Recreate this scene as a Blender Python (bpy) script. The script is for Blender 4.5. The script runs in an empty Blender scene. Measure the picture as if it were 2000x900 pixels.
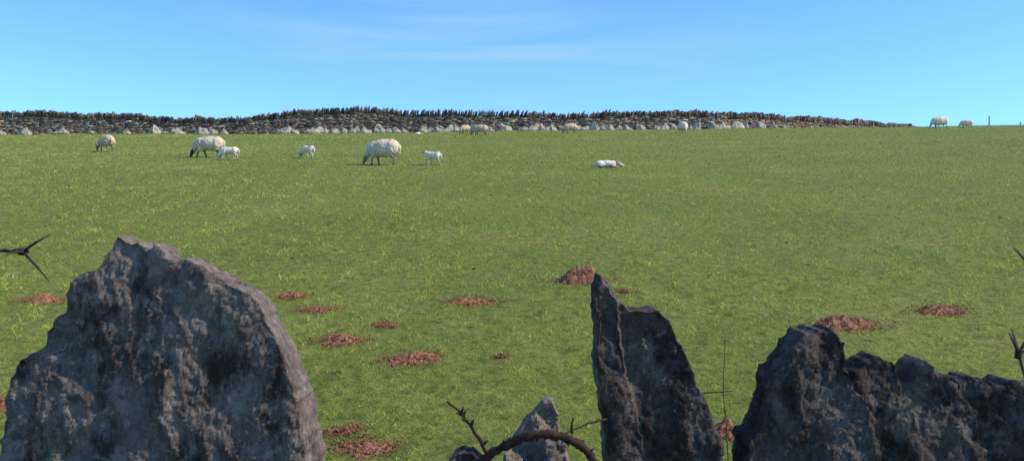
import bpy, bmesh, math, random
import numpy as np
from mathutils import Vector, Matrix, noise as mn

random.seed(7)
rng = np.random.default_rng(11)
scene = bpy.context.scene
COL = scene.collection

# ------------------------------------------------------------------ helpers
def vn(x, y, seed=0):
    x = np.asarray(x, dtype=float); y = np.asarray(y, dtype=float)
    xi = np.floor(x).astype(np.int64); yi = np.floor(y).astype(np.int64)
    fx = x - xi; fy = y - yi
    fx = fx*fx*(3-2*fx); fy = fy*fy*(3-2*fy)
    def h(a, b):
        v = (a*374761393 + b*668265263 + seed*97531) & 0xffffffff
        v = ((v ^ (v >> 13))*1274126177) & 0xffffffff
        v = v ^ (v >> 16)
        return v/4294967296.0
    a = h(xi, yi); b = h(xi+1, yi); c = h(xi, yi+1); d = h(xi+1, yi+1)
    return (a*(1-fx)+b*fx)*(1-fy)+(c*(1-fx)+d*fx)*fy

def fbm(x, y, seed=0, o=3):
    s = 0; a = .5; t = 0
    for i in range(o):
        s = s + a*vn(x*2**i, y*2**i, seed+i*17); t += a; a *= .5
    return s/t

_py = np.array([-400,-40,-5, 0,  4,   6,  8,  10,  14, 20,  28, 42,  68, 80,  85,  92,  101, 112, 125, 160, 300, 2500], float)
_pz = np.array([-14,-3.5,-1.2,-.65,-.22,.10,.50,.85,1.52,2.42,3.5,5.29,8.62,10.17,10.68,11.2,11.5,11.6,11.3,9.5,2.0,-60], float)
_ty = np.arange(-60, 320, .25)
_tz = np.interp(_ty, _py, _pz)
_k = np.exp(-np.linspace(-2.2, 2.2, 13)**2); _k /= _k.sum()
_tzs = np.convolve(_tz, _k, mode='same'); _tzs[:10] = _tz[:10]; _tzs[-10:] = _tz[-10:]

def gz(x, y):
    x = np.asarray(x, float); y = np.asarray(y, float)
    base = np.where(y < -58, np.interp(y, _py, _pz), np.where(y > 315, np.interp(y, _py, _pz), np.interp(y, _ty, _tzs)))
    xc = np.clip(x, -90, 90)
    L = (.009*xc + .0001*xc**2)*np.clip(y/85, 0, 1)
    near = np.clip(1-y/60, .25, 1)
    n = (fbm(x/2.3, y/2.3, 5)-.5)*.10*near + (fbm(x/.33, y/.33, 9, 2)-.5)*.07*np.clip(1-y/40, .3, 1)
    n2 = (vn(x/11, y/11, 31)-.5)*.16*np.clip(y/40, 0, 1)
    return base+L+n+n2
def gzf(x, y): return float(gz(x, y))

def link(o, parent=None):
    COL.objects.link(o)
    if parent is not None: o.parent = parent
    return o
def tag(o, label=None, category=None, group=None, kind=None):
    if label: o["label"] = label
    if category: o["category"] = category
    if group: o["group"] = group
    if kind: o["kind"] = kind
def mesh_np(name, verts, faces, mat, colors=None, smooth=False):
    me = bpy.data.meshes.new(name)
    verts = np.asarray(verts, np.float32); faces = np.asarray(faces, np.int32)
    nf, k = faces.shape
    me.vertices.add(len(verts)); me.vertices.foreach_set("co", verts.ravel())
    me.loops.add(nf*k); me.loops.foreach_set("vertex_index", faces.ravel())
    me.polygons.add(nf); me.polygons.foreach_set("loop_start", np.arange(0, nf*k, k, dtype=np.int32))
    me.polygons.foreach_set("loop_total", np.full(nf, k, np.int32))
    me.update(calc_edges=True)
    if colors is not None:
        c = np.ones((len(verts), 4), np.float32); c[:, :3] = colors
        a = me.color_attributes.new("Col", 'FLOAT_COLOR', 'POINT'); a.data.foreach_set("color", c.ravel())
    if smooth: me.polygons.foreach_set("use_smooth", np.ones(nf, bool))
    me.materials.append(mat); me.update()
    return me
def obj(name, me, parent=None):
    return link(bpy.data.objects.new(name, me), parent)

# ------------------------------------------------------------------ materials
def newmat(name):
    m = bpy.data.materials.new(name); m.use_nodes = True
    nt = m.node_tree; nt.nodes.clear()
    out = nt.nodes.new('ShaderNodeOutputMaterial')
    b = nt.nodes.new('ShaderNodeBsdfPrincipled'); b.inputs['Roughness'].default_value = .9
    b.inputs['Specular IOR Level'].default_value = .15
    nt.links.new(b.outputs[0], out.inputs[0])
    return m, nt, b, out
def N(nt, t, **kw):
    n = nt.nodes.new(t)
    for k, v in kw.items(): setattr(n, k, v)
    return n
def noise_n(nt, vec, scale, detail=4, rough=.6, dist=0):
    n = N(nt, 'ShaderNodeTexNoise'); n.inputs['Scale'].default_value = scale
    n.inputs['Detail'].default_value = detail; n.inputs['Roughness'].default_value = rough
    n.inputs['Distortion'].default_value = dist
    nt.links.new(vec, n.inputs['Vector']); return n.outputs['Fac']
def ramp(nt, fac, stops):
    r = N(nt, 'ShaderNodeValToRGB'); e = r.color_ramp.elements
    while len(e) < len(stops): e.new(.5)
    for i, (p, c) in enumerate(stops):
        e[i].position = p; e[i].color = (c[0], c[1], c[2], 1) if hasattr(c, '__len__') else (c, c, c, 1)
    nt.links.new(fac, r.inputs[0]); return r.outputs[0]
def mix(nt, f, a, b, mode='MIX'):
    m = N(nt, 'ShaderNodeMix', data_type='RGBA', blend_type=mode)
    if isinstance(f, (int, float)): m.inputs[0].default_value = f
    else: nt.links.new(f, m.inputs[0])
    for i, v in ((6, a), (7, b)):
        if isinstance(v, tuple): m.inputs[i].default_value = (*v, 1)
        else: nt.links.new(v, m.inputs[i])
    return m.outputs[2]
def bump(nt, b, h, strength=.5, dist=.02):
    n = N(nt, 'ShaderNodeBump'); n.inputs['Strength'].default_value = strength; n.inputs['Distance'].default_value = dist
    nt.links.new(h, n.inputs['Height']); nt.links.new(n.outputs[0], b.inputs['Normal'])
def coord(nt): return N(nt, 'ShaderNodeTexCoord').outputs['Object']

# ground
mg, nt, b, _ = newmat("pasture_soil_and_turf")
co = coord(nt)
c1 = ramp(nt, noise_n(nt, co, .35, 5, .6), [(.3, (.17,.205,.035)), (.55, (.215,.235,.045)), (.75, (.28,.265,.065))])
c2 = ramp(nt, noise_n(nt, co, 9, 5, .7), [(.3, (.4,.44,.35)), (.5, (.9,.9,.85)), (.72, (1.35,1.25,1.12))])
c = mix(nt, 1.0, c1, c2, 'MULTIPLY')
c3 = ramp(nt, noise_n(nt, co, 45, 3, .7), [(.3, .5), (.7, 1.3)])
c = mix(nt, .8, c, c3, 'MULTIPLY')
nt.links.new(c, b.inputs['Base Color'])
bump(nt, b, noise_n(nt, co, 14, 6, .75), .8, .07)

def attr_mat(name, rough=.9, bscale=None, bd=.01, bs=.6, mottle=None, transl=0, soft=0):
    m, nt, b, out = newmat(name)
    a = N(nt, 'ShaderNodeAttribute'); a.attribute_name = "Col"
    c = a.outputs['Color']; b.inputs['Roughness'].default_value = rough
    if mottle:
        f = ramp(nt, noise_n(nt, coord(nt), mottle[0], 5, .65), [(.3, mottle[1]), (.7, mottle[2])])
        c = mix(nt, 1.0, c, f, 'MULTIPLY')
    nt.links.new(c, b.inputs['Base Color'])
    if bscale: bump(nt, b, noise_n(nt, coord(nt), bscale, 5, .65), bs, bd)
    nrm = None
    if soft:
        ge = N(nt, 'ShaderNodeNewGeometry')
        v1 = N(nt, 'ShaderNodeVectorMath', operation='SCALE'); nt.links.new(ge.outputs['Normal'], v1.inputs[0]); v1.inputs['Scale'].default_value = 1-soft
        v2 = N(nt, 'ShaderNodeVectorMath', operation='ADD'); nt.links.new(v1.outputs[0], v2.inputs[0]); v2.inputs[1].default_value = (0, 0, soft)
        v3 = N(nt, 'ShaderNodeVectorMath', operation='NORMALIZE'); nt.links.new(v2.outputs[0], v3.inputs[0]); nrm = v3.outputs[0]
        nt.links.new(nrm, b.inputs['Normal'])
    if transl:
        t = N(nt, 'ShaderNodeBsdfTranslucent'); nt.links.new(c, t.inputs[0])
        s = N(nt, 'ShaderNodeMixShader'); s.inputs[0].default_value = transl
        nt.links.new(b.outputs[0], s.inputs[1]); nt.links.new(t.outputs[0], s.inputs[2]); nt.links.new(s.outputs[0], out.inputs[0])
    return m
m_grass = attr_mat("grass_blades", .65, transl=.20, soft=.58)
m_wall = attr_mat("field_wall_stone", .92, 9, .04, .8, (3.0, .65, 1.3))
m_fleece = attr_mat("sheep_fleece_and_hide", .95, 45, .010, .6, (14, .80, 1.06))

m_soil, nt, b, _ = newmat("red_brown_molehill_soil")
co = coord(nt)
c = ramp(nt, noise_n(nt, co, 26, 6, .78), [(.3, (.13,.054,.024)), (.5, (.31,.132,.062)), (.7, (.48,.25,.14))])
nt.links.new(c, b.inputs['Base Color']); bump(nt, b, noise_n(nt, co, 70, 5, .75), 1, .015)

def simple(name, ca, cb, scale, bd=.005, rough=.85):
    m, nt, b, _ = newmat(name); co = coord(nt); b.inputs['Roughness'].default_value = rough
    f = noise_n(nt, co, scale, 5, .65)
    nt.links.new(ramp(nt, f, [(.3, ca), (.7, cb)]), b.inputs['Base Color']); bump(nt, b, f, .7, bd)
    return m
m_boulder = simple("pale_boulder_lichen", (.19,.16,.115), (.60,.51,.37), 4.0, .05)
m_post = simple("weathered_fence_timber", (.07,.06,.045), (.17,.15,.12), 12)
m_wire = simple("rusty_wire", (.025,.017,.015), (.075,.04,.028), 150, .001, .7)
m_stem = simple("dead_bramble_stem", (.014,.008,.007), (.070,.034,.022), 90, .004)
m_twig = simple("dry_pale_twig", (.08,.065,.03), (.17,.14,.06), 60, .002)
m_bird = simple("dark_bird_feathers", (.015,.015,.017), (.04,.04,.045), 20)
m_dung = simple("sheep_dropping_dark", (.04,.035,.022), (.08,.065,.04), 30)

def slate(name, light=1.0, lich=.6, dark=.8):
    m, nt, b, _ = newmat(name); co = coord(nt)
    mp = N(nt, 'ShaderNodeMapping'); mp.inputs['Rotation'].default_value = (0, .35, 0); mp.inputs['Scale'].default_value = (1.5, 1, .85)
    nt.links.new(co, mp.inputs[0]); st = mp.outputs[0]
    big = noise_n(nt, st, 10, 11, .70, .4)
    L = light
    base = ramp(nt, big, [(.34, (.046*L,.031*L,.024*L)), (.43, (.108*L,.077*L,.060*L)), (.50, (.165*L,.123*L,.098*L)), (.62, (.22*L,.168*L,.134*L))])
    fine = ramp(nt, noise_n(nt, st, 110, 8, .82), [(.35, .55), (.5, .95), (.65, 1.5)])
    c = mix(nt, 1.0, base, fine, 'MULTIPLY')
    warm = ramp(nt, noise_n(nt, co, 9, 5, .65), [(.54, 0.0), (.70, .35)])
    c = mix(nt, warm, c, (.125*L, .080*L, .056*L))
    pl = ramp(nt, noise_n(nt, co, 18, 12, .80, .3), [(.52, 0.0), (.60, lich)])
    c = mix(nt, pl, c, (.35, .285, .225))
    pl2 = ramp(nt, noise_n(nt, co, 60, 8, .78), [(.57, 0.0), (.63, lich*.9)])
    c = mix(nt, pl2, c, (.45, .38, .31))
    gl = ramp(nt, noise_n(nt, co, 4.6, 3, .5), [(.56, 0.0), (.66, .6)])
    gl2 = mix(nt, 1.0, gl, ramp(nt, noise_n(nt, co, 36, 6, .75), [(.46, 0.0), (.56, 1.0)]), 'MULTIPLY')
    c = mix(nt, gl2, c, (.28, .25, .13))
    dk = ramp(nt, noise_n(nt, st, 7.5, 10, .72, .3), [(.39, dark), (.47, 0.0)])
    c = mix(nt, dk, c, (.026, .018, .015))
    nt.links.new(c, b.inputs['Base Color']); b.inputs['Roughness'].default_value = .95; b.inputs['Specular IOR Level'].default_value = .05
    h = mix(nt, .5, noise_n(nt, st, 38, 12, .82, .3), noise_n(nt, co, 150, 6, .8))
    bump(nt, b, h, 1.0, .0062)
    return m
m_slate = slate("lichened_slate", .95, .55)
m_slate_d = slate("dark_weathered_slate", .55, .28, .85)
m_slate_l = slate("pale_lichened_slate", 1.3, .7, .6)

# ------------------------------------------------------------------ ground
ys = np.concatenate([np.linspace(-60, 2, 30, endpoint=False), 2+ (np.exp(np.linspace(0, math.log(140), 640))-1)*.8, np.linspace(116, 300, 40)[1:], np.geomspace(310, 2400, 20)])
ts = np.linspace(-1, 1, 520)
hw = np.where(ys < 150, 14+np.abs(ys)*.95, 156.5+(ys-150)*1.6)
X = ts[None, :]*hw[:, None]; Y = np.repeat(ys[:, None], len(ts), 1)
Z = gz(X, Y)
V = np.stack([X, Y, Z], -1).reshape(-1, 3)
nr, nc = len(ys), len(ts)
i = np.arange(nr-1)[:, None]*nc+np.arange(nc-1)[None, :]
F = np.stack([i, i+1, i+1+nc, i+nc], -1).reshape(-1, 4)
g = obj("ground", mesh_np("ground", V, F, mg, smooth=True)); tag(g, "sloping green sheep pasture rising to a low crest", "field", kind="structure")

# ------------------------------------------------------------------ molehills (x, y, width, height)
MH = [(-5.07,10.0,.48,.06),(-2.42,10.1,.36,.05),(-2.02,9.55,.42,.025),(-1.57,8.45,.46,.045),(-1.22,8.95,.24,.025),
      (-.86,7.9,.50,.065),(-.09,8.0,.12,.02),(-.436,9.8,.52,.035),(.82,10.75,.64,.18),(1.25,10.2,.20,.025),
      (3.24,9.0,.68,.095),(4.42,9.5,.54,.05),(-1.18,6.46,.24,.02),(-.98,6.2,.46,.03),(1.50,6.4,.32,.09),(-3.84,6.95,.36,.07)]
DEP = .62
def molehill(k, x, y, w, h):
    R = w/2*1.12; n = 60
    t = np.linspace(-1, 1, n); gx, gy = np.meshgrid(t, t)
    r = np.sqrt(gx**2+gy**2)
    ang = np.arctan2(gy, gx)
    edge = .50+.56*fbm(np.cos(ang)*2.6+k*9, np.sin(ang)*2.6+k, 3, 3)
    px = gx*R; py = gy*R*DEP
    prof = np.clip(1-(r/edge)**1.5, -.25, 1)
    crumb = (fbm((px+k)*40, py*40, k, 4)-.5)
    hz = h*prof*(.55+.9*vn(px*15+k*3, py*15, k+5)) + crumb*max(.018, min(.045, h*.6))*(prof > 0)
    z = gz(x+px, y+py)-gz(x, y)+hz-.004+.006*(prof > .1)
    if h <= .05 and w > .2: z = z - .03*(vn(px*28+k, py*28+k, k+9) < (.38 if h < .03 else .24))
    V = np.stack([px, py, z], -1).reshape(-1, 3).tolist()
    i = np.arange(n-1)[:, None]*n+np.arange(n-1)[None, :]
    Fq = np.stack([i, i+1, i+1+n, i+n], -1).reshape(-1, 4).tolist()
    bm = bmesh.new()
    vs = [bm.verts.new(v) for v in V]
    for f in Fq:
        if any(prof.flat[q] > -.2 for q in f): bm.faces.new([vs[q] for q in f])
    rr = random.Random(k)
    for q in range(int(700*w/.5)+60):
        a = rr.uniform(0, 6.283); rad = R*min(1.4, abs(rr.gauss(.58, .44)))
        cx, cy = rad*math.cos(a), rad*math.sin(a)*DEP
        pr = max(0, 1-(rad/R/.85)**1.5)
        s = rr.uniform(.0025, .0074)*(2.0 if rr.random() < .06 else 1)
        cz = float(gz(x+cx, y+cy)-gz(x, y))+h*pr*.8+s*.5+(.004 if rad < R*.8 else .016)
        m = Matrix.Translation((cx, cy, cz)) @ Matrix.Rotation(rr.uniform(0, 6), 4, Vector((rr.random(), rr.random(), 1)).normalized()) @ Matrix.Diagonal((s*rr.uniform(.8,1.5), s, s*rr.uniform(.5,1), 1))
        bmesh.ops.create_icosphere(bm, subdivisions=1, radius=1, matrix=m)
    bmesh.ops.delete(bm, geom=[v for v in bm.verts if not v.link_faces], context='VERTS')
    me = bpy.data.meshes.new("molehill"); bm.to_mesh(me); bm.free(); me.materials.append(m_soil)
    o = obj("molehill", me); o.location = (x, y, gzf(x, y))
    lab = "tall fresh mound of red-brown soil on short grass" if h > .14 else ("low crumbled mound of red-brown soil in the grass" if h > .03 else "small flat scatter of red-brown soil in the grass")
    tag(o, lab, "molehill", "molehills across the pasture")
for k, m in enumerate(MH): molehill(k+1, *m)

# ------------------------------------------------------------------ grass
n = 840000
U = rng.random(n); gy_ = 4.0*np.exp(U*math.log(84/4.0))
gx_ = (rng.random(n)-.5)*(1.32*gy_+3)
keep = np.ones(n, bool)
for (mx, my, w, h) in MH:
    r = np.hypot(gx_-mx, (gy_-my)/DEP)
    keep &= ~((r < w*.46*(.3+.9*rng.random(n))) & (rng.random(n) < (.94 if h > .05 else .80)))
sc_ = np.maximum(1, gy_/9)**.6
tuft = fbm(gx_/(.10*sc_), gy_/(.15*sc_), 71, 2)
tw = np.clip((gy_-12)/18, 0, 1)              # more even sward further up the slope
tuft = tuft*(1-.45*tw)+.52*.45*tw
keep &= rng.random(n) < np.clip(.22+(tuft-.32)*2.8, .06, 1)
gx_, gy_, tuft = gx_[keep], gy_[keep], tuft[keep]; n = len(gx_)
s = np.maximum(1, gy_/6.5)
big = rng.random(n) < .02
hgt = .029*s**.34*(.4+.95*rng.random(n))*(.42+1.4*np.clip(tuft-.25, 0, 1))*np.where(big, 1.5, 1)
wid = .0037*s**.88*(.6+.8*rng.random(n))
a = rng.random(n)*2*np.pi; la = rng.random(n)*2*np.pi; lean = hgt*(.3+1.4*rng.random(n))
gzv = gz(gx_, gy_)-.004
p0 = np.stack([gx_-np.cos(a)*wid/2, gy_-np.sin(a)*wid/2, gzv], -1)
p1 = np.stack([gx_+np.cos(a)*wid/2, gy_+np.sin(a)*wid/2, gzv], -1)
p2 = np.stack([gx_+np.cos(la)*lean, gy_+np.sin(la)*lean, gzv+hgt], -1)
nz = (p1[:, 0]-p0[:, 0])*(p2[:, 1]-p0[:, 1])-(p1[:, 1]-p0[:, 1])*(p2[:, 0]-p0[:, 0])
sw = nz < 0; tmp = p0[sw].copy(); p0[sw] = p1[sw]; p1[sw] = tmp
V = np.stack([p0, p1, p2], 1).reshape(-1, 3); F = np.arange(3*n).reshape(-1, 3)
patch = np.clip((fbm(gx_/1.1, gy_/1.1, 40, 3)-.3)/.4, 0, 1)[:, None]
patch2 = np.clip((fbm(gx_/.4, gy_/.3, 140, 3)-.38)/.26, 0, 1)[:, None]
spatch = np.clip((fbm(gx_/.5, gy_/.3, 55, 3)-.48)/.2, 0, 1)
bpatch = np.clip((fbm(gx_/.28, gy_/.22, 205, 3)-.58)/.1, 0, 1)[:, None]
bigp = np.clip((fbm(gx_/9, gy_/5, 90, 3)-.4)/.25, 0, 1)[:, None]
far = np.clip((gy_-8)/32, 0, 1)[:, None]
green = np.array([.38,.51,.045]); yell = np.array([.52,.56,.07]); straw = np.array([.90,.70,.34]); deep = np.array([.13,.215,.020]); brown = np.array([.36,.24,.11])
farc = np.array([.48,.47,.125])
rc = rng.random((n, 1)); rb = rng.random((n, 1)); c = green*(1-patch)+yell*patch*.6+green*patch*.4
c = c*(.82+.28*patch2)
c = np.where(rc < .23, c*.35+deep*.65, c); c = np.where(rc > .90-.18*spatch[:, None], c*.3+straw*.7, c)
c = np.where(rb > .95-.35*bpatch, c*.35+brown*.65, c)
c = c*(1-.5*far)+farc*.5*far
c = c*(.95+.10*bigp)+bigp*np.array([.018,.006,.003])
c = c*(.50+.98*np.clip(tuft, .1, .9))[:, None]
c = c*(.60+.80*rng.random((n, 1)))
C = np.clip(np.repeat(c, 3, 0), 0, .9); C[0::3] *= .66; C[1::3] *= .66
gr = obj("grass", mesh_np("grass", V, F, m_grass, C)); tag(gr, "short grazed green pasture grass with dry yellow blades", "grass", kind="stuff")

# droppings
bm = bmesh.new(); rr = random.Random(5)
for q in range(34):
    y = 11*math.exp(rr.random()*math.log(6)); x = rr.uniform(-.6, .6)*y
    s = rr.uniform(.010, .018)*max(1, y/16)**.6
    bmesh.ops.create_icosphere(bm, subdivisions=1, radius=1, matrix=Matrix.Translation((x, y, gzf(x, y)+s*.4+.006)) @ Matrix.Diagonal((s*1.4, s, s*.7, 1)))
me = bpy.data.meshes.new("sheep_droppings"); bm.to_mesh(me); bm.free(); me.materials.append(m_dung)
tag(obj("sheep_droppings", me), "dark sheep droppings scattered over the grass", "droppings", kind="stuff")

# ------------------------------------------------------------------ far dry stone wall
wp = np.array([(-75,77),(-58,78),(-42.5,79),(-17.5,80),(0,81),(14,82.5),(21,84.5),(30.7,91),(42,101),(56,112),(76,125)], float)
seg = np.r_[0, np.cumsum(np.hypot(*np.diff(wp, axis=0).T))]
LT = seg[-1]
def wpath(s):
    f = lambda q: np.array([np.interp(q, seg, wp[:, 0]), np.interp(q, seg, wp[:, 1])])
    p = sum(f(np.clip(s+d, 0, LT)) for d in (-4, -2, 0, 2, 4))/5
    q = f(np.clip(s+2, 0, LT))-f(np.clip(s-2, 0, LT)); q /= np.hypot(*q)
    return p, q
hx = [-75,-42,-34,-30,-25,-20,-17.5,-14,-8,0,3.4,8,13,18,21,25,31,36,42,47,56,76]
hh = [1.7,1.68,1.36,1.10,1.02,1.5,1.80,1.90,1.56,1.38,1.16,1.26,1.34,1.22,1.10,.95,.85,.80,.78,.7,.6,.5]
BV, BF, BC = [], [], []
def box(center, t, nrm, L, D, H, tilt, rr, colr, jit=.12, top=None):
    i0 = len(BV)
    for dz in (0, 1):
        for (a_, b_) in ((-1,-1),(1,-1),(1,1),(-1,1)):
            l = a_*L/2*(1+rr.uniform(-jit, jit)); d = b_*D/2*(1+rr.uniform(-jit, jit)); z = dz*H*(1+rr.uniform(-jit, jit))
            if top is not None and dz: l = l*top+rr.uniform(-.2,.2)*L*.5; z *= rr.uniform(.8, 1.1)
            l += tilt*z
            BV.append((center[0]+t[0]*l+nrm[0]*d, center[1]+t[1]*l+nrm[1]*d, center[2]+z)); BC.append(colr)
    for f in ((0,3,2,1),(4,5,6,7),(0,1,5,4),(1,2,6,5),(2,3,7,6),(3,0,4,7)): BF.append([i0+q for q in f])
rr = random.Random(3)
def stonecol():
    k = rr.random(); v = rr.uniform(.45, 1.3)
    base = (.29,.205,.14) if k < .60 else ((.35,.275,.20) if k < .88 else ((.50,.43,.33) if k < .94 else (.11,.08,.06)))
    return tuple(q*v for q in base)
farwall = bpy.data.objects.new("dry_stone_wall", None); link(farwall)
farwall.location = (0, 81, gzf(0, 81))
tag(farwall, "long dry stone field wall with jagged upright coping stones", "stone wall")
WO = np.array(farwall.location)
core_v, core_f = [], []  # dark backing strip added behind the stones to block light through gaps
ss = np.arange(0, LT, .6)
for s_ in ss:
    p, t = wpath(s_); nn = np.array([t[1], -t[0]]); zg = gzf(*p); H = np.interp(p[0], hx, hh)
    for d, z in ((.17, -.3), (.13, H-.08), (-.13, H-.08), (-.17, -.3)):
        core_v.append((p[0]+nn[0]*d, p[1]+nn[1]*d, zg+z))
for q in range(len(ss)-1):
    for e in range(3): core_f.append([q*4+e, q*4+4+e, q*4+5+e, q*4+1+e])
zc = 0.0
def wob(x): return .06*math.sin(x*.9)+.04*math.sin(x*2.3+1)
while zc < 2.1:
    ch = rr.uniform(.07, .13)
    s_ = rr.uniform(0, .3)
    while s_ < LT:
        L = rr.uniform(.2, .7)
        p, t = wpath(s_+L/2); nn = np.array([t[1], -t[0]])
        H = float(np.interp(p[0], hx, hh)) + wob(p[0])
        if zc < H and p[0] < 66:
            zg = gzf(*p)-.05; off = .17-.04*zc/1.5+rr.uniform(-.045, .045)
            box((p[0]+nn[0]*off, p[1]+nn[1]*off, zg+zc+rr.uniform(-.025,.025)), t, nn, L*.97, .22, ch*rr.uniform(.75, 1.02), rr.gauss(0, .12), rr, stonecol(), .14)
        s_ += L
    zc += ch
V = np.array(core_v+BV)-WO; F = core_f+[[q+len(core_v) for q in f] for f in BF]; C = np.array([(.03,.024,.018)]*len(core_v)+BC)
obj("stonework", mesh_np("stonework", V, F, m_wall, C), farwall)
BV, BF, BC = [], [], []
s_ = 0
while s_ < LT:
    p, t = wpath(s_); nn = np.array([t[1], -t[0]]); zg = gzf(*p)
    H = float(np.interp(p[0], hx, hh)) + wob(p[0])
    th = rr.uniform(.10, .21); hgtc = rr.triangular(.28, .52, .38)
    if p[0] < 66:
        col = stonecol(); k_ = rr.uniform(.22, .62); col = tuple(q*k_ for q in col)
        box((p[0]+nn[0]*.05, p[1]+nn[1]*.05+rr.uniform(-.03,.03), zg+H-.16), t, nn, th, rr.uniform(.42, .5), hgtc+.10, rr.gauss(.25, .14), rr, col, .18, rr.uniform(.5, .95))
    s_ += th*rr.uniform(.7, 1.05)
cp = obj("coping", mesh_np("coping", np.array(BV)-WO, BF, m_wall, np.array(BC)), farwall)
cp["label"] = "jagged upright dark slate coping stones"

# boulders
def boulder_mesh(k):
    bm = bmesh.new(); bmesh.ops.create_icosphere(bm, subdivisions=4, radius=1)
    r_ = random.Random(k*13); tap = r_.uniform(.1, .5); sk = r_.uniform(-.4, .4); ht = r_.uniform(.42, .60)
    for v in bm.verts:
        p = v.co.copy()
        q = mn.noise_vector(p*1.3+Vector((k*7.3, 0, 2)))*.45 + mn.noise_vector(p*3+Vector((0, k*5, 0)))*.12
        p = p+q
        z = p.z; sc = max(.1, 1-tap*max(0, z))
        v.co = Vector((p.x*.5*sc+sk*max(0, z)*.5, p.y*.3*sc, max(-.2, z)*ht))
    me = bpy.data.meshes.new("boulder"); bm.to_mesh(me); bm.free(); me.materials.append(m_boulder); return me
bms = [boulder_mesh(k) for k in range(12)]
bx = []
x = -31
while x < 21.5:
    if not (-23.5 < x < -20.5) : bx.append((x, rr.choice([.6,.75,.85,.95,1.05,1.15])))
    x += rr.choice([.45,.6,.7,.8,.95,1.15,1.6])
bx += [(-38.5,1.6),(-41.5,1.0),(-43.5,.9),(-33,.7),(-16.9,1.7),(-16.0,.8),(22.6,1.3),(24,1.0),(25.5,.7),(-36,.5)]
for q, (x, sc) in enumerate(bx):
    s_ = float(np.interp(x, wp[:, 0], seg)); p, t = wpath(s_); nn = np.array([t[1], -t[0]])
    o = obj("boulder", bms[(q*7+q//12) % 12]); off = .50+rr.uniform(-.06, .14)
    px, py = p[0]+nn[0]*off, p[1]+nn[1]*off
    o.location = (px, py, gzf(px, py)+.05); o.scale = (sc*rr.uniform(.8,1.35), sc, min(sc, 1.1)*rr.uniform(.75, 1.15)); o.rotation_euler = (0, 0, rr.choice([0, math.pi])+rr.uniform(-.5, .5))
    tag(o, "large pale lichened boulder at the wall foot" if sc > 1.2 else "pale weathered boulder against the foot of the wall", "boulder", "pale boulders along the foot of the wall")

# fence on the crest
fence = bpy.data.objects.new("wire_fence", None); link(fence); fence.location = (46.5, 91, gzf(46.5, 91))
tag(fence, "old post and wire fence along the crest of the pasture", "fence")
fp = [(43.2,93.5,.55,.1),(45.0,92.5,.6,-.05),(47.1,91,1.15,.03),(49.6,90,.45,.08),(50.6,89.4,.4,-.1),(53.5,88,.5,.02),(57,87,.5,0)]
def tube(bm, pts, rad, sides=7):
    pts = [Vector(p) for p in pts]; rings = []
    for k, p in enumerate(pts):
        d = (pts[min(k+1, len(pts)-1)]-pts[max(k-1, 0)]).normalized()
        u = d.orthogonal().normalized() if k == 0 else (rings_u - d*rings_u.dot(d)).normalized()
        rings_u = u; w = d.cross(u); r = rad[k] if hasattr(rad, '__len__') else rad
        rings.append([bm.verts.new(p+(u*math.cos(a)+w*math.sin(a))*r) for a in [2*math.pi*j/sides for j in range(sides)]])
    for a, b_ in zip(rings, rings[1:]):
        for j in range(sides): bm.faces.new((a[j], a[(j+1) % sides], b_[(j+1) % sides], b_[j]))
    bm.faces.new(rings[0][::-1]); bm.faces.new(rings[-1])
def bm_obj(name, bm, mat, parent=None, smooth=True):
    bmesh.ops.recalc_face_normals(bm, faces=bm.faces)
    me = bpy.data.meshes.new(name); bm.to_mesh(me); bm.free(); me.materials.append(mat)
    me.polygons.foreach_set("use_smooth", np.full(len(me.polygons), smooth)); return obj(name, me, parent)
FO = Vector(fence.location)
for (x, y, h, l) in fp:
    bm = bmesh.new(); tube(bm, [(0,0,-.2),(l*.3,0,h*.5),(l*.6,0,h*.97),(l*.62,0,h)], [.06,.055,.05,.035], 8)
    o = bm_obj("post", bm, m_post, fence); o.location = Vector((x, y, gzf(x, y)))-FO
bm = bmesh.new()
for hz in (.16, .34):
    tube(bm, [Vector((x, y, gzf(x, y)+hz))-FO for (x, y, h, l) in fp], .005, 5)
bm_obj("wire", bm, m_wire, fence)

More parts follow.
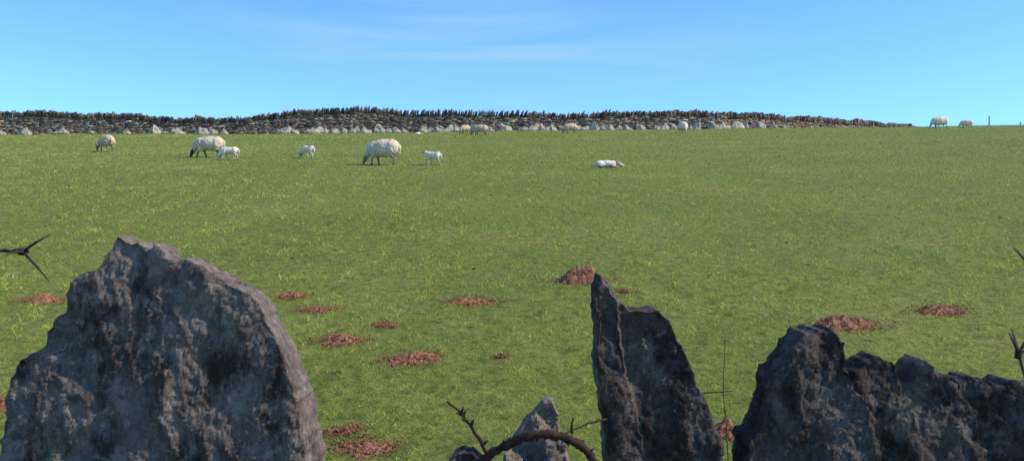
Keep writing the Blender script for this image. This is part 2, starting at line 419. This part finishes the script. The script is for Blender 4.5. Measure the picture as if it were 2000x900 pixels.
# ------------------------------------------------------------------ sheep
def ellip(P, lab, c, r, rot=0): P.append((lab, 'e', Vector(c), Vector(r), rot))
def limb(P, lab, pts, rad):
    for a in range(len(pts)-1):
        p, q = Vector(pts[a]), Vector(pts[a+1]); n_ = max(2, int((p-q).length/(min(rad[a], rad[a+1])*.45))+1)
        for k in range(n_+1):
            t = k/n_; P.append((lab, 's', p.lerp(q, t), rad[a]*(1-t)+rad[a+1]*t, 0))
def grow(name, P, cols, voxel, wool=.010, seed=0):
    bm = bmesh.new()
    for lab, kd, c, r, rot in P:
        if kd == 's': m = Matrix.Translation(c) @ Matrix.Diagonal((r, r, r, 1))
        else: m = Matrix.Translation(c) @ Matrix.Rotation(rot, 4, 'Y') @ Matrix.Diagonal((r.x, r.y, r.z, 1))
        bmesh.ops.create_icosphere(bm, subdivisions=3 if kd == 'e' else 2, radius=1, matrix=m)
    me = bpy.data.meshes.new("tmp"); bm.to_mesh(me); bm.free()
    o = bpy.data.objects.new("tmp", me); COL.objects.link(o)
    md = o.modifiers.new("r", 'REMESH'); md.mode = 'VOXEL'; md.voxel_size = voxel; md.use_smooth_shade = True
    sm = o.modifiers.new("s", 'SMOOTH'); sm.factor = .5; sm.iterations = 2
    dg = bpy.context.evaluated_depsgraph_get(); dg.update()
    res = bpy.data.meshes.new_from_object(o.evaluated_get(dg)); bpy.data.objects.remove(o)
    res.name = name
    nv = len(res.vertices); co = np.empty(nv*3); res.vertices.foreach_get("co", co); co = co.reshape(-1, 3)
    no = np.empty(nv*3); res.vertices.foreach_get("normal", no); no = no.reshape(-1, 3)
    best = np.full(nv, 1e9); lb = np.zeros(nv, int); labs = sorted(set(p[0] for p in P))
    for lab, kd, c, r, rot in P:
        if kd == 's': d = np.linalg.norm(co-np.array(c), axis=1)-r
        else:
            q = co-np.array(c); cr, sr = math.cos(-rot), math.sin(-rot)
            qx = q[:, 0]*cr+q[:, 2]*sr; qz = -q[:, 0]*sr+q[:, 2]*cr
            k = np.sqrt((qx/r.x)**2+(q[:, 1]/r.y)**2+(qz/r.z)**2); d = (k-1)*min(r)
        m = d < best; best[m] = d[m]; lb[m] = labs.index(lab)
    C = np.array([cols[l] for l in labs])[lb]
    iw = np.array([l == 'wool' for l in labs])[lb]
    for v in range(nv):
        if iw[v]:
            p = Vector(co[v])
            f = mn.noise(p*16+Vector((seed*3, 0, 0)))*1.0+mn.noise(p*34)*.6
            g_ = mn.noise(p*5+Vector((0, seed*2, 0)))
            co[v] += no[v]*f*wool
            C[v] = C[v]*(1+.30*f+.16*g_)
    res.vertices.foreach_set("co", co.astype(np.float32).ravel())
    cc = np.ones((nv, 4), np.float32); cc[:, :3] = np.clip(C, 0, .9)
    at = res.color_attributes.new("Col", 'FLOAT_COLOR', 'POINT'); at.data.foreach_set("color", cc.ravel())
    res.materials.clear(); res.materials.append(m_fleece); res.update(); return res

def ewe(name, seed, wool=(.66,.58,.44), face=(.10,.085,.075), leg=(.14,.11,.085), stride=.06, fat=1.0, neck=0.0, low=0.0):
    P = []
    ellip(P, 'wool', (-.02,0,.52-low), (.46,.27*fat,.265*fat)); ellip(P, 'wool', (.25,0,.50-low), (.27,.235*fat,.26)); ellip(P, 'wool', (-.30,0,.53-low), (.27,.245*fat,.255*fat))
    ellip(P, 'wool', (-.05,0,.60-low), (.38,.2*fat,.2*fat))
    limb(P, 'wool', [(.38,0,.56-low),(.50,neck,.43-low),(.57,neck*1.6,.30)], [.175,.135,.095])
    hx_, hy_ = .60, neck*1.8
    limb(P, 'face', [(hx_,hy_,.26),(hx_+.05,hy_,.17),(hx_+.085,hy_,.07)], [.082,.065,.04])
    ellip(P, 'face', (hx_+.095,hy_,.055), (.042,.038,.035))
    for sgn in (-1, 1):
        ellip(P, 'face', (hx_-.03, hy_+sgn*.115, .275), (.028,.065,.020))
        d = stride*sgn
        limb(P, 'wool', [(.27,sgn*.12,.42),(.27+d*.4,sgn*.12,.28)], [.10,.058])
        limb(P, 'leg', [(.27+d*.4,sgn*.12,.28),(.28+d*.9,sgn*.115,.18),(.265+d*1.3,sgn*.115,.06)], [.046,.034,.026])
        ellip(P, 'hoof', (.275+d*1.3,sgn*.115,.022), (.045,.034,.026))
        d = -stride*sgn
        limb(P, 'wool', [(-.33,sgn*.13,.46),(-.27+d*.4,sgn*.135,.32)], [.15,.085])
        limb(P, 'leg', [(-.27+d*.4,sgn*.135,.32),(-.40+d*.8,sgn*.13,.215),(-.385+d*1.3,sgn*.13,.06)], [.066,.037,.026])
        ellip(P, 'hoof', (-.37+d*1.3,sgn*.13,.022), (.045,.034,.026))
    limb(P, 'wool', [(-.53,0,.62-low),(-.57,0,.52-low),(-.565,0,.36-low)], [.06,.05,.032])
    return grow(name, P, {'wool': wool, 'face': face, 'leg': leg, 'hoof': (.04,.035,.03)}, .017, .013, seed)

def lamb(name, seed, head='down', wool=(.76,.65,.47), face=(.70,.57,.41), patch=(.30,.14,.07), leg=(.56,.45,.33)):
    P = []
    ellip(P, 'wool', (0,0,.305), (.235,.10,.105)); ellip(P, 'wool', (.12,0,.31), (.12,.095,.115)); ellip(P, 'wool', (-.15,0,.315), (.12,.10,.11))
    if head == 'down':
        limb(P, 'wool', [(.19,0,.33),(.27,0,.25),(.32,.01,.17)], [.085,.065,.052])
        hc = Vector((.34,.01,.13)); hd = Vector((.55,0,-.83))
    else:
        limb(P, 'wool', [(.19,0,.34),(.25,0,.38),(.285,0,.41)], [.085,.066,.056])
        hc = Vector((.30,0,.415)); hd = Vector((.96,0,-.28))
    limb(P, 'face', [hc+hd*.02, hc+hd*.06, hc+hd*.115], [.054,.044,.029]); ellip(P, 'nose', hc+hd*.13, (.024,.024,.020))
    ellip(P, 'patch', hc-hd*.015, (.058,.056,.056))
    for sgn in (-1, 1):
        ellip(P, 'patch', hc-hd*.01+Vector((-.01, sgn*.075, .012)), (.020,.045,.014))
        d = .05*sgn
        limb(P, 'wool', [(.14,sgn*.055,.27),(.14+d*.5,sgn*.055,.2)], [.055,.032])
        limb(P, 'leg', [(.14+d*.5,sgn*.055,.2),(.145+d,sgn*.055,.13),(.135+d*1.4,sgn*.055,.04)], [.028,.022,.016])
        ellip(P, 'hoof', (.142+d*1.4,sgn*.055,.014), (.026,.02,.017))
        d = -.05*sgn
        limb(P, 'wool', [(-.17,sgn*.06,.29),(-.13+d*.5,sgn*.06,.21)], [.075,.045])
        limb(P, 'leg', [(-.13+d*.5,sgn*.06,.21),(-.205+d,sgn*.06,.145),(-.195+d*1.3,sgn*.06,.04)], [.036,.023,.016])
        ellip(P, 'hoof', (-.187+d*1.3,sgn*.06,.014), (.026,.02,.017))
    limb(P, 'wool', [(-.26,0,.35),(-.295,0,.29),(-.29,0,.2)], [.027,.022,.018])
    return grow(name, P, {'wool': wool, 'face': face, 'patch': patch, 'nose': (.35,.2,.16), 'leg': leg, 'hoof': (.06,.05,.04)}, .0095, .005, seed)

def lamb_lying(name, seed):
    P = []
    ellip(P, 'wool', (-.02,0,.10), (.27,.13,.10)); ellip(P, 'wool', (-.2,.0,.098), (.15,.13,.098)); ellip(P, 'wool', (.14,0,.098), (.14,.11,.093))
    limb(P, 'patch', [(.24,0,.115),(.29,-.02,.115)], [.078,.064])
    limb(P, 'wool', [(.31,-.03,.10),(.335,-.04,.09)], [.060,.056])
    limb(P, 'face', [(.35,-.05,.080),(.40,-.07,.058),(.455,-.085,.036)], [.056,.045,.030])
    ellip(P, 'patch', (.31,.05,.135), (.02,.05,.018)); ellip(P, 'patch', (.335,-.115,.11), (.02,.045,.016))
    limb(P, 'leg', [(.12,-.09,.06),(.22,-.14,.03),(.12,-.18,.022)], [.04,.024,.018])
    limb(P, 'leg', [(.15,.08,.05),(.26,.13,.03),(.34,.12,.02)], [.04,.024,.018])
    limb(P, 'wool', [(-.22,-.09,.08),(-.12,-.15,.055)], [.07,.045]); limb(P, 'leg', [(-.12,-.15,.05),(-.24,-.19,.025),(-.16,-.21,.02)], [.034,.022,.018])
    limb(P, 'wool', [(-.32,0,.11),(-.37,.01,.07),(-.40,.02,.03)], [.03,.024,.018])
    return grow(name, P, {'wool': (.80,.70,.54), 'face': (.72,.61,.47), 'patch': (.42,.19,.085), 'leg': (.58,.48,.36)}, .0095, .005, seed)

E_a = ewe("ewe_a", 1, wool=(.70,.54,.36), face=(.26,.22,.19), leg=(.26,.20,.16), stride=.05, fat=1.08)
E_b = ewe("ewe_b", 2, wool=(.67,.515,.345), face=(.045,.04,.037), leg=(.17,.13,.10), stride=.10)
E_c = ewe("ewe_c", 3, wool=(.64,.485,.30), face=(.28,.23,.18), leg=(.26,.2,.15), stride=.03, fat=.95, neck=.10)
E_d = ewe("ewe_d", 4, wool=(.56,.43,.28), face=(.09,.075,.065), leg=(.18,.14,.11), stride=.05)
E_p = ewe("ewe_p", 9, wool=(.80,.63,.44), face=(.50,.38,.28), leg=(.42,.34,.26), stride=.04, fat=1.12, low=.04)
L_a = lamb("lamb_a", 5, 'up'); L_b = lamb("lamb_b", 6, 'down', patch=(.40,.26,.17)); L_c = lamb("lamb_c", 7, 'down', patch=(.42,.2,.1)); L_l = lamb_lying("lamb_lying", 8)

def put(kind, me, u, y, heading, sc, label, cat):
    x = u*y
    o = obj(kind, me); o.location = (x, y, gzf(x, y)-.012*sc+.01); o.scale = (sc,)*3
    h = math.radians(heading)
    dx = gzf(x+.4*math.cos(h), y+.4*math.sin(h))-gzf(x-.4*math.cos(h), y-.4*math.sin(h))
    o.rotation_euler = (Matrix.Rotation(h, 3, 'Z') @ Matrix.Rotation(-math.atan2(dx, .8)*.8, 3, 'Y')).to_euler()
    tag(o, label, cat, "sheep grazing the pasture"); return o
put("sheep", E_a, -.1400, 29.0, 160, 1.0, "plump cream ewe grazing on short grass", "sheep")
put("sheep", E_b, -.3290, 34.2, 176, 1.0, "cream ewe with black face grazing beside a lamb", "sheep")
put("sheep", E_c, -.4400, 42.0, 134, .98, "yellowish cream ewe grazing alone with head down", "sheep")
put("lamb", L_b, -.3065, 32.3, 183, 1.12, "white lamb nibbling grass beside a ewe", "lamb")
put("lamb", L_c, -.2215, 33.2, 145, 1.08, "small white lamb with brown face sniffing the grass", "lamb")
put("lamb", L_a, -.0860, 28.8, 160, 1.0, "white lamb standing with head raised", "lamb")
put("lamb", L_l, .1035, 27.6, 0, 1.04, "white lamb with brown neck lying flat on grass", "lamb")
put("lamb", L_l, -.1015, 71.0, 60, .85, "tiny white lamb lying near the stone wall", "lamb")
put("sheep", E_d, -.0505, 71.0, 225, .86, "cream ewe with dark face grazing near the wall", "sheep")
put("sheep", E_d, -.0345, 67.0, 172, .98, "cream ewe with dark face grazing near the wall", "sheep")
put("sheep", E_d, .0635, 71.0, 200, .94, "dull cream ewe grazing close to the wall", "sheep")
put("sheep", E_p, .1855, 69.5, 275, 1.12, "cream ewe facing down the slope", "sheep")
put("sheep", E_p, .4640, 75.0, 186, 1.22, "cream ewe grazing on the crest of the field", "sheep")
put("sheep", E_p, .4930, 75.0, 168, .86, "small pinkish young sheep standing on the crest", "sheep")

# birds
bm = bmesh.new()
tube(bm, [(0,-.14,0),(0,-.08,.01),(0,0,.01),(0,.08,0),(0,.16,0)], [.01,.035,.04,.025,.008], 8)
for sg in (-1, 1):
    v = [bm.verts.new(p) for p in [(sg*.02,-.05,.02),(sg*.16,-.07,.08),(sg*.34,.02,.05),(sg*.16,.05,.07),(sg*.02,.06,.02)]]
    bm.faces.new(v)
me = bpy.data.meshes.new("bird"); bm.to_mesh(me); bm.free(); me.materials.append(m_bird)
for (u, w, d, r) in [(41, 397, 170, .3), (-134, 345, 190, 1.2), (497, 290, 175, 2.2)]:
    o = obj("bird", me); o.location = (u/1800*d, d, 1.6+w/1800*d); o.rotation_euler = (0, 0, r); o.scale = (.7,)*3
    tag(o, "small dark bird flying in clear blue sky", "bird", "birds high over the field")

# ------------------------------------------------------------------ near wall with coping stones
near = bpy.data.objects.new("dry_stone_wall", None); link(near); near.location = (0, 1.35, gzf(0, 1.35))
tag(near, "near dry stone wall topped with rough upright slate slabs", "stone wall")
NO = np.array(near.location)
BV, BF, BC = [], [], []
rr = random.Random(21)
z = NO[2]-.1
while z < 1.13:
    ch = rr.uniform(.05, .11)
    for side in (-1, 1):
        x = -1.9
        while x < 2.0:
            L = rr.uniform(.15, .45)
            v_ = rr.uniform(.6, 1.3)
            box((x+L/2, 1.38+side*(.12+rr.uniform(-.02,.02)), z), np.array([1, 0]), np.array([0, 1]), L*.97, .26, min(ch, 1.16-z)*.96, 0, rr, (.12*v_,.115*v_,.11*v_))
            x += L
    z += ch
obj("stonework", mesh_np("stonework", np.array(BV)-NO, BF, m_wall, np.array(BC)), near)

def coping(profiles, mat, label, seed, lay=.012, vox=.0034, shear=.2, jag=5):
    """profiles: list of (outline, y centre, thickness bottom, thickness top)"""
    bm = bmesh.new(); r2 = random.Random(seed)
    us = [p[0] for pr in profiles for p in pr[0]]
    ucen = (min(us)+max(us))/2-1000; xc = ucen*profiles[0][1]/1800
    for (pts, yc, tb, tt) in profiles:
        P2 = []
        for k in range(len(pts)):
            a = Vector(pts[k]); b_ = Vector(pts[(k+1) % len(pts)]); n_ = max(1, int((a-b_).length/9))
            for j in range(n_):
                p = a.lerp(b_, j/n_); P2.append((p.x+r2.uniform(-jag, jag), p.y+r2.uniform(-jag, jag)))
        vtop = min(p[1] for p in P2); fr, bk = [], []
        for (u, v) in P2:
            f = min(1, max(0, (1100-v)/(1100-vtop))); t = tb+(tt-tb)*f
            yf = yc-t*.42-shear*((u-1000)*yc/1800-xc)
            x = (u-1000)*yf/1800; z = max(1.12, 1.6-(v-450)*yf/1800)
            fr.append(bm.verts.new((x, yc-t/2, z))); bk.append(bm.verts.new((x, yc+t/2, z)))
        f1 = bm.faces.new(fr); f2 = bm.faces.new(bk[::-1])
        for k in range(len(fr)):
            j = (k+1) % len(fr); bm.faces.new((fr[k], bk[k], bk[j], fr[j]))
        bmesh.ops.triangulate(bm, faces=[f1, f2])
    bmesh.ops.recalc_face_normals(bm, faces=bm.faces)
    me = bpy.data.meshes.new("tmp"); bm.to_mesh(me); bm.free()
    o = bpy.data.objects.new("tmp", me); COL.objects.link(o)
    md = o.modifiers.new("r", 'REMESH'); md.mode = 'VOXEL'; md.voxel_size = vox
    sm = o.modifiers.new("s", 'SMOOTH'); sm.factor = .5; sm.iterations = 1
    dg = bpy.context.evaluated_depsgraph_get(); dg.update()
    res = bpy.data.meshes.new_from_object(o.evaluated_get(dg)); bpy.data.objects.remove(o)
    nv = len(res.vertices); co = np.empty(nv*3); res.vertices.foreach_get("co", co); co = co.reshape(-1, 3)
    no = np.empty(nv*3); res.vertices.foreach_get("normal", no); no = no.reshape(-1, 3)
    off = Vector((seed*3.1, 0, seed)); D = np.zeros(nv)
    for v in range(nv):
        p = Vector(co[v])
        q = Vector((p.x*1.1+p.z*.4, p.y*.4, p.z*.6-p.x*.2))
        a = mn.fractal(q*11+off, .8, 2.0, 6)
        k_ = a*5.0; st = math.floor(k_); fr_ = k_-st; st += max(0, fr_-.8)/.2
        D[v] = st/5.0*lay*2.2 + mn.fractal(p*55+off, .7, 2.1, 5)*.0024 + mn.noise(q*5+off)*.003 + fr_*lay*.2
    wy = np.abs(no[:, 1]); D -= D.mean()+.3*D.std()
    co += no*(D*(.3+.7*wy))[:, None]
    co[:, 1] -= shear*(co[:, 0]-xc)
    res.vertices.foreach_set("co", (co-NO).astype(np.float32).ravel())
    res.materials.clear(); res.materials.append(mat)
    res.polygons.foreach_set("use_smooth", np.zeros(len(res.polygons), bool)); res.update(); res.name = "coping_stone"
    o = obj("coping_stone", res, near); o["label"] = label
    return o
A = [(0,900),(6,850),(22,760),(32,708),(60,688),(84,680),(92,655),(108,620),(128,604),(132,562),(154,534),(196,526),(202,492),(220,484),(230,456),(244,464),(262,474),(276,470),(292,492),(304,478),(320,492),(336,512),(352,510),(368,506),(400,524),(430,541),(460,556),(490,571),(512,592),(526,626),(538,656),(556,694),(572,738),(583,790),(594,850),(606,920),(618,1120),(-40,1120)]
coping([(A, 1.30, .14, .06)], m_slate, "broad lichened grey slate slab with jagged peak", 1, .0046, .0033, .13, 4.5)
B = [(1162,548),(1172,534),(1190,552),(1206,578),(1218,594),(1230,606),(1250,604),(1270,604),(1290,605),(1308,622),(1325,662),(1345,702),(1358,747),(1382,800),(1402,850),(1412,900),(1430,1120),(1182,1120),(1188,900),(1192,850),(1186,800),(1172,750),(1161,700),(1164,640),(1157,600),(1159,570)]
B1 = [(1164,560),(1176,545),(1192,560),(1208,590),(1216,640),(1232,760),(1262,900),(1300,1120),(1182,1120),(1190,850),(1172,750),(1164,700),(1167,640),(1160,600)]
coping([(B, 1.30, .13, .07), (B1, 1.293, .13, .07)], m_slate_d, "narrow dark slate stone with a sharp leaning spike", 2, .0046, .0028, .12, 3)
C1 = [(1462,900),(1466,860),(1484,826),(1496,790),(1502,736),(1523,710),(1543,693),(1550,668),(1568,652),(1590,640),(1604,648),(1622,641),(1640,646),(1650,672),(1654,722),(1690,780),(1720,900),(1740,1120),(1450,1120)]
C2 = [(1600,800),(1640,755),(1663,738),(1674,718),(1688,712),(1700,700),(1716,696),(1730,708),(1744,706),(1750,736),(1765,752),(1780,740),(1792,716),(1806,706),(1820,718),(1836,732),(1862,748),(1905,800),(1925,900),(1940,1120),(1590,1120)]
C3 = [(1800,770),(1840,742),(1858,730),(1876,738),(1884,750),(1900,738),(1918,742),(1932,756),(1948,742),(1962,760),(1985,748),(2010,754),(2060,764),(2120,805),(2150,900),(2160,1120),(1800,1120),(1795,850)]
coping([(C1, 1.28, .12, .07)], m_slate_d, "blocky grey slate stone leaning among others", 3, .0052, .0033, .10, 6)
coping([(C2, 1.30, .12, .07)], m_slate_d, "dark notched slate stone with rough top", 4, .0052, .0033, .06, 7)
coping([(C3, 1.295, .12, .07)], m_slate_d, "dark low slate stone with jagged top", 5, .0052, .0033, .06, 7)
D_ = [(982,900),(996,862),(1010,842),(1034,812),(1060,786),(1080,777),(1089,798),(1092,830),(1102,855),(1112,900),(1135,1120),(960,1120)]
coping([(D_, 1.42, .09, .04)], m_slate_l, "small pale lichened pointed stone", 6, .006, .0033, .0, 4.5)
E = [(872,915),(885,888),(905,880),(925,882),(940,900),(960,930),(1000,1120),(850,1120)]
coping([(E, 1.30, .08, .05)], m_slate, "low blue-grey stone tip", 7, .005, .0034, .1, 3)

# ------------------------------------------------------------------ wires and stems
def wpt(u, v, d): return Vector(((u-1000)*d/1800, d, 1.6-(v-450)*d/1800))
def smoothpts(pts, n_=10):
    out = []
    for k in range(len(pts)-1):
        p0, p1, p2, p3 = pts[max(k-1, 0)], pts[k], pts[k+1], pts[min(k+2, len(pts)-1)]
        for j in range(n_):
            t = j/n_; out.append(.5*((2*p1)+(p2-p0)*t+(2*p0-5*p1+4*p2-p3)*t*t+(3*p1-p0-3*p2+p3)*t**3))
    out.append(pts[-1]); return out
def twisted(bm, a, b_, r, turns):
    ax = (b_-a).normalized(); u = ax.orthogonal().normalized(); w = ax.cross(u); n_ = turns*8
    for ph in (0, math.pi):
        tube(bm, [a.lerp(b_, k/n_)+(u*math.cos(ph+k*math.pi/4)+w*math.sin(ph+k*math.pi/4))*r for k in range(n_+1)], r, 6)
def barb(bm, c, ax, tips, r=.0015):
    u = ax.orthogonal().normalized(); w = ax.cross(u)
    tube(bm, [c+ax*((k/24-.5)*.012)+(u*math.cos(k*.8)+w*math.sin(k*.8))*.0036 for k in range(25)], r, 6)
    for t in tips: tube(bm, [c, c.lerp(t, .5)+Vector((0, 0, .001)), t], [r*1.1, r, r*.35], 6)
bm = bmesh.new()
c = wpt(44,491,1.12); a0 = wpt(-420,470,1.3)
twisted(bm, a0, c, .0013, 14)
barb(bm, c, (c-a0).normalized(), [wpt(99,457,1.12), wpt(96,549,1.08), wpt(8,498,1.05)])
o = bm_obj("barbed_wire", bm, m_wire); tag(o, "broken rusty barbed wire end with splayed barbs", "barbed wire", "rusty barbed wire over the wall")
bm = bmesh.new()
c = wpt(2012,520,1.2); e = wpt(2400,560,1.35)
twisted(bm, c, e, .0013, 12); barb(bm, c, (e-c).normalized(), [wpt(1979,483,1.2), wpt(2040,560,1.2)])
tube(bm, [wpt(2012,520,1.2), wpt(2040,600,1.22), wpt(2020,680,1.2)], .0014, 6)
c2 = wpt(1990,690,1.2); tube(bm, [wpt(2020,680,1.2), c2], .0014, 6)
barb(bm, c2, Vector((.2,.1,1)).normalized(), [wpt(1971,650,1.2), wpt(2002,742,1.2), wpt(1975,640,1.25), wpt(2010,655,1.2)], .0018)
o = bm_obj("barbed_wire", bm, m_wire); tag(o, "tangled rusty barbed wire hanging above dark slate", "barbed wire", "rusty barbed wire over the wall")

bm = bmesh.new()
pts = smoothpts([wpt(890,960,1.15), wpt(935,905,1.15), wpt(982,872,1.14), wpt(1036,850,1.13), wpt(1090,850,1.13), wpt(1132,868,1.14), wpt(1158,898,1.15), wpt(1180,960,1.16)], 10)
nn_ = len(pts); rr = random.Random(9)
tube(bm, [p+Vector((rr.uniform(-1,1)*.0008, 0, rr.uniform(-1,1)*.0010)) for k, p in enumerate(pts)], [.0054+rr.uniform(-.0007,.0009)+.0006*math.sin(k*.9) for k in range(nn_)], 10)
for k in range(3, nn_-3, 6):
    d = Vector((rr.uniform(-.5, .5), rr.uniform(-.5, .5), rr.choice([1, 1, -1]))).normalized()
    tube(bm, [pts[k], pts[k]+d*.007, pts[k]+d*.010+Vector((.002, 0, 0))], [.003, .0016, .0004], 6)
o = bm_obj("bramble_stem", bm, m_stem); tag(o, "thick arched dead brown bramble stem with thorns", "bramble", "dead bramble stems on the wall")
def twig(pts, r, mat, label, thorns=4, seed=1):
    bm = bmesh.new(); p = smoothpts(pts, 8); n_ = len(p); r3 = random.Random(seed)
    tube(bm, [q+Vector((r3.uniform(-1, 1), 0, r3.uniform(-1, 1)))*r*.3 for q in p], [r*(1-.6*k/n_) for k in range(n_)], 7)
    for j in range(thorns):
        k = r3.randint(1, n_-2); d = Vector((r3.uniform(-1, 1), r3.uniform(-.5, .5), r3.uniform(-.6, 1))).normalized()
        tube(bm, [p[k], p[k]+d*r*2.5, p[k]+d*r*3.6], [r*.8, r*.5, r*.1], 5)
    o = bm_obj("bramble_stem", bm, mat); tag(o, label, "bramble", "dead bramble stems on the wall")
twig([wpt(960,905,1.2), wpt(935,855,1.2), wpt(905,812,1.2), wpt(873,784,1.2)], .0030, m_stem, "short thorny brown bramble stem tip", 8, 2)
twig([wpt(1185,818,1.2), wpt(1150,826,1.18), wpt(1118,840,1.16), wpt(1085,850,1.14)], .0018, m_stem, "thin brown bramble side shoot", 1, 3)
twig([wpt(1117,845,1.16), wpt(1117,830,1.16), wpt(1119,815,1.16)], .0022, m_stem, "tiny brown bramble bud shoot", 0, 4)
twig([wpt(1425,980,1.5), wpt(1420,850,1.5), wpt(1413,760,1.5), wpt(1417,662,1.5)], .0013, m_twig, "thin upright dry straw-coloured stem", 7, 5)
twig([wpt(1360,768,1.4), wpt(1395,766,1.4), wpt(1432,763,1.4)], .0013, m_stem, "thin dark horizontal twig beside spiked stone", 1, 6)

# ------------------------------------------------------------------ light, sky, camera
el, az = math.radians(40), math.radians(97)   # azimuth clockwise from +Y
S = Vector((math.cos(el)*math.sin(az), math.cos(el)*math.cos(az), math.sin(el)))
ld = bpy.data.lights.new("sun", 'SUN'); ld.energy = 5.0; ld.angle = math.radians(.5); ld.color = (1, .94, .80)
lo = bpy.data.objects.new("sun", ld); link(lo); lo.rotation_euler = S.to_track_quat('Z', 'Y').to_euler()
w = bpy.data.worlds.new("World"); scene.world = w; w.use_nodes = True; nt = w.node_tree; nt.nodes.clear()
out = nt.nodes.new('ShaderNodeOutputWorld'); bg = nt.nodes.new('ShaderNodeBackground'); bg.inputs[1].default_value = .15
sky = nt.nodes.new('ShaderNodeTexSky'); sky.sky_type = 'NISHITA'; sky.sun_disc = False; sky.sun_elevation = el; sky.sun_rotation = az
sky.air_density = 1.0; sky.dust_density = .2; sky.ozone_density = 2.5; sky.altitude = 200
tc = nt.nodes.new('ShaderNodeTexCoord'); gen = tc.outputs['Generated']
mp = nt.nodes.new('ShaderNodeMapping'); mp.inputs['Scale'].default_value = (2.6, 2.2, 26); mp.inputs['Rotation'].default_value = (0, .05, 0); mp.inputs['Location'].default_value = (5.3, 0, 2.2)
nt.links.new(gen, mp.inputs[0])
wisp = ramp(nt, noise_n(nt, mp.outputs[0], 1.3, 7, .55, .7), [(.36, 0.0), (.72, .42)])
def patchmask(c, sc):
    a = N(nt, 'ShaderNodeVectorMath', operation='SUBTRACT'); nt.links.new(gen, a.inputs[0]); a.inputs[1].default_value = c
    m_ = N(nt, 'ShaderNodeVectorMath', operation='MULTIPLY'); nt.links.new(a.outputs[0], m_.inputs[0]); m_.inputs[1].default_value = sc
    l = N(nt, 'ShaderNodeVectorMath', operation='LENGTH'); nt.links.new(m_.outputs[0], l.inputs[0])
    return ramp(nt, l.outputs['Value'], [(0.0, 1.0), (1.0, 0.0)])
pm = mix(nt, 1.0, patchmask((.03, .975, .185), (3.4, 1.0, 16)), patchmask((-.11, .965, .215), (4.2, 1.0, 17)), 'ADD')
cl = mix(nt, 1.0, wisp, pm, 'MULTIPLY')
tint = mix(nt, 1.0, sky.outputs[0], (.68, 1.12, 1.75), 'MULTIPLY')
skyc = mix(nt, cl, tint, (3.6, 5.1, 6.8))
nt.links.new(skyc, bg.inputs[0]); nt.links.new(bg.outputs[0], out.inputs[0])

cam = bpy.data.cameras.new("camera"); co_ = bpy.data.objects.new("camera", cam); link(co_)
co_.location = (0, 0, 1.6); co_.rotation_euler = (math.radians(90), 0, 0)
cam.sensor_width = 36; cam.lens = 32.4; cam.clip_start = .05; cam.clip_end = 6000
cam.dof.use_dof = True; cam.dof.focus_distance = 20; cam.dof.aperture_fstop = 24
scene.camera = co_
scene.view_settings.view_transform = 'Standard'; scene.view_settings.look = 'None'; scene.view_settings.exposure = 0
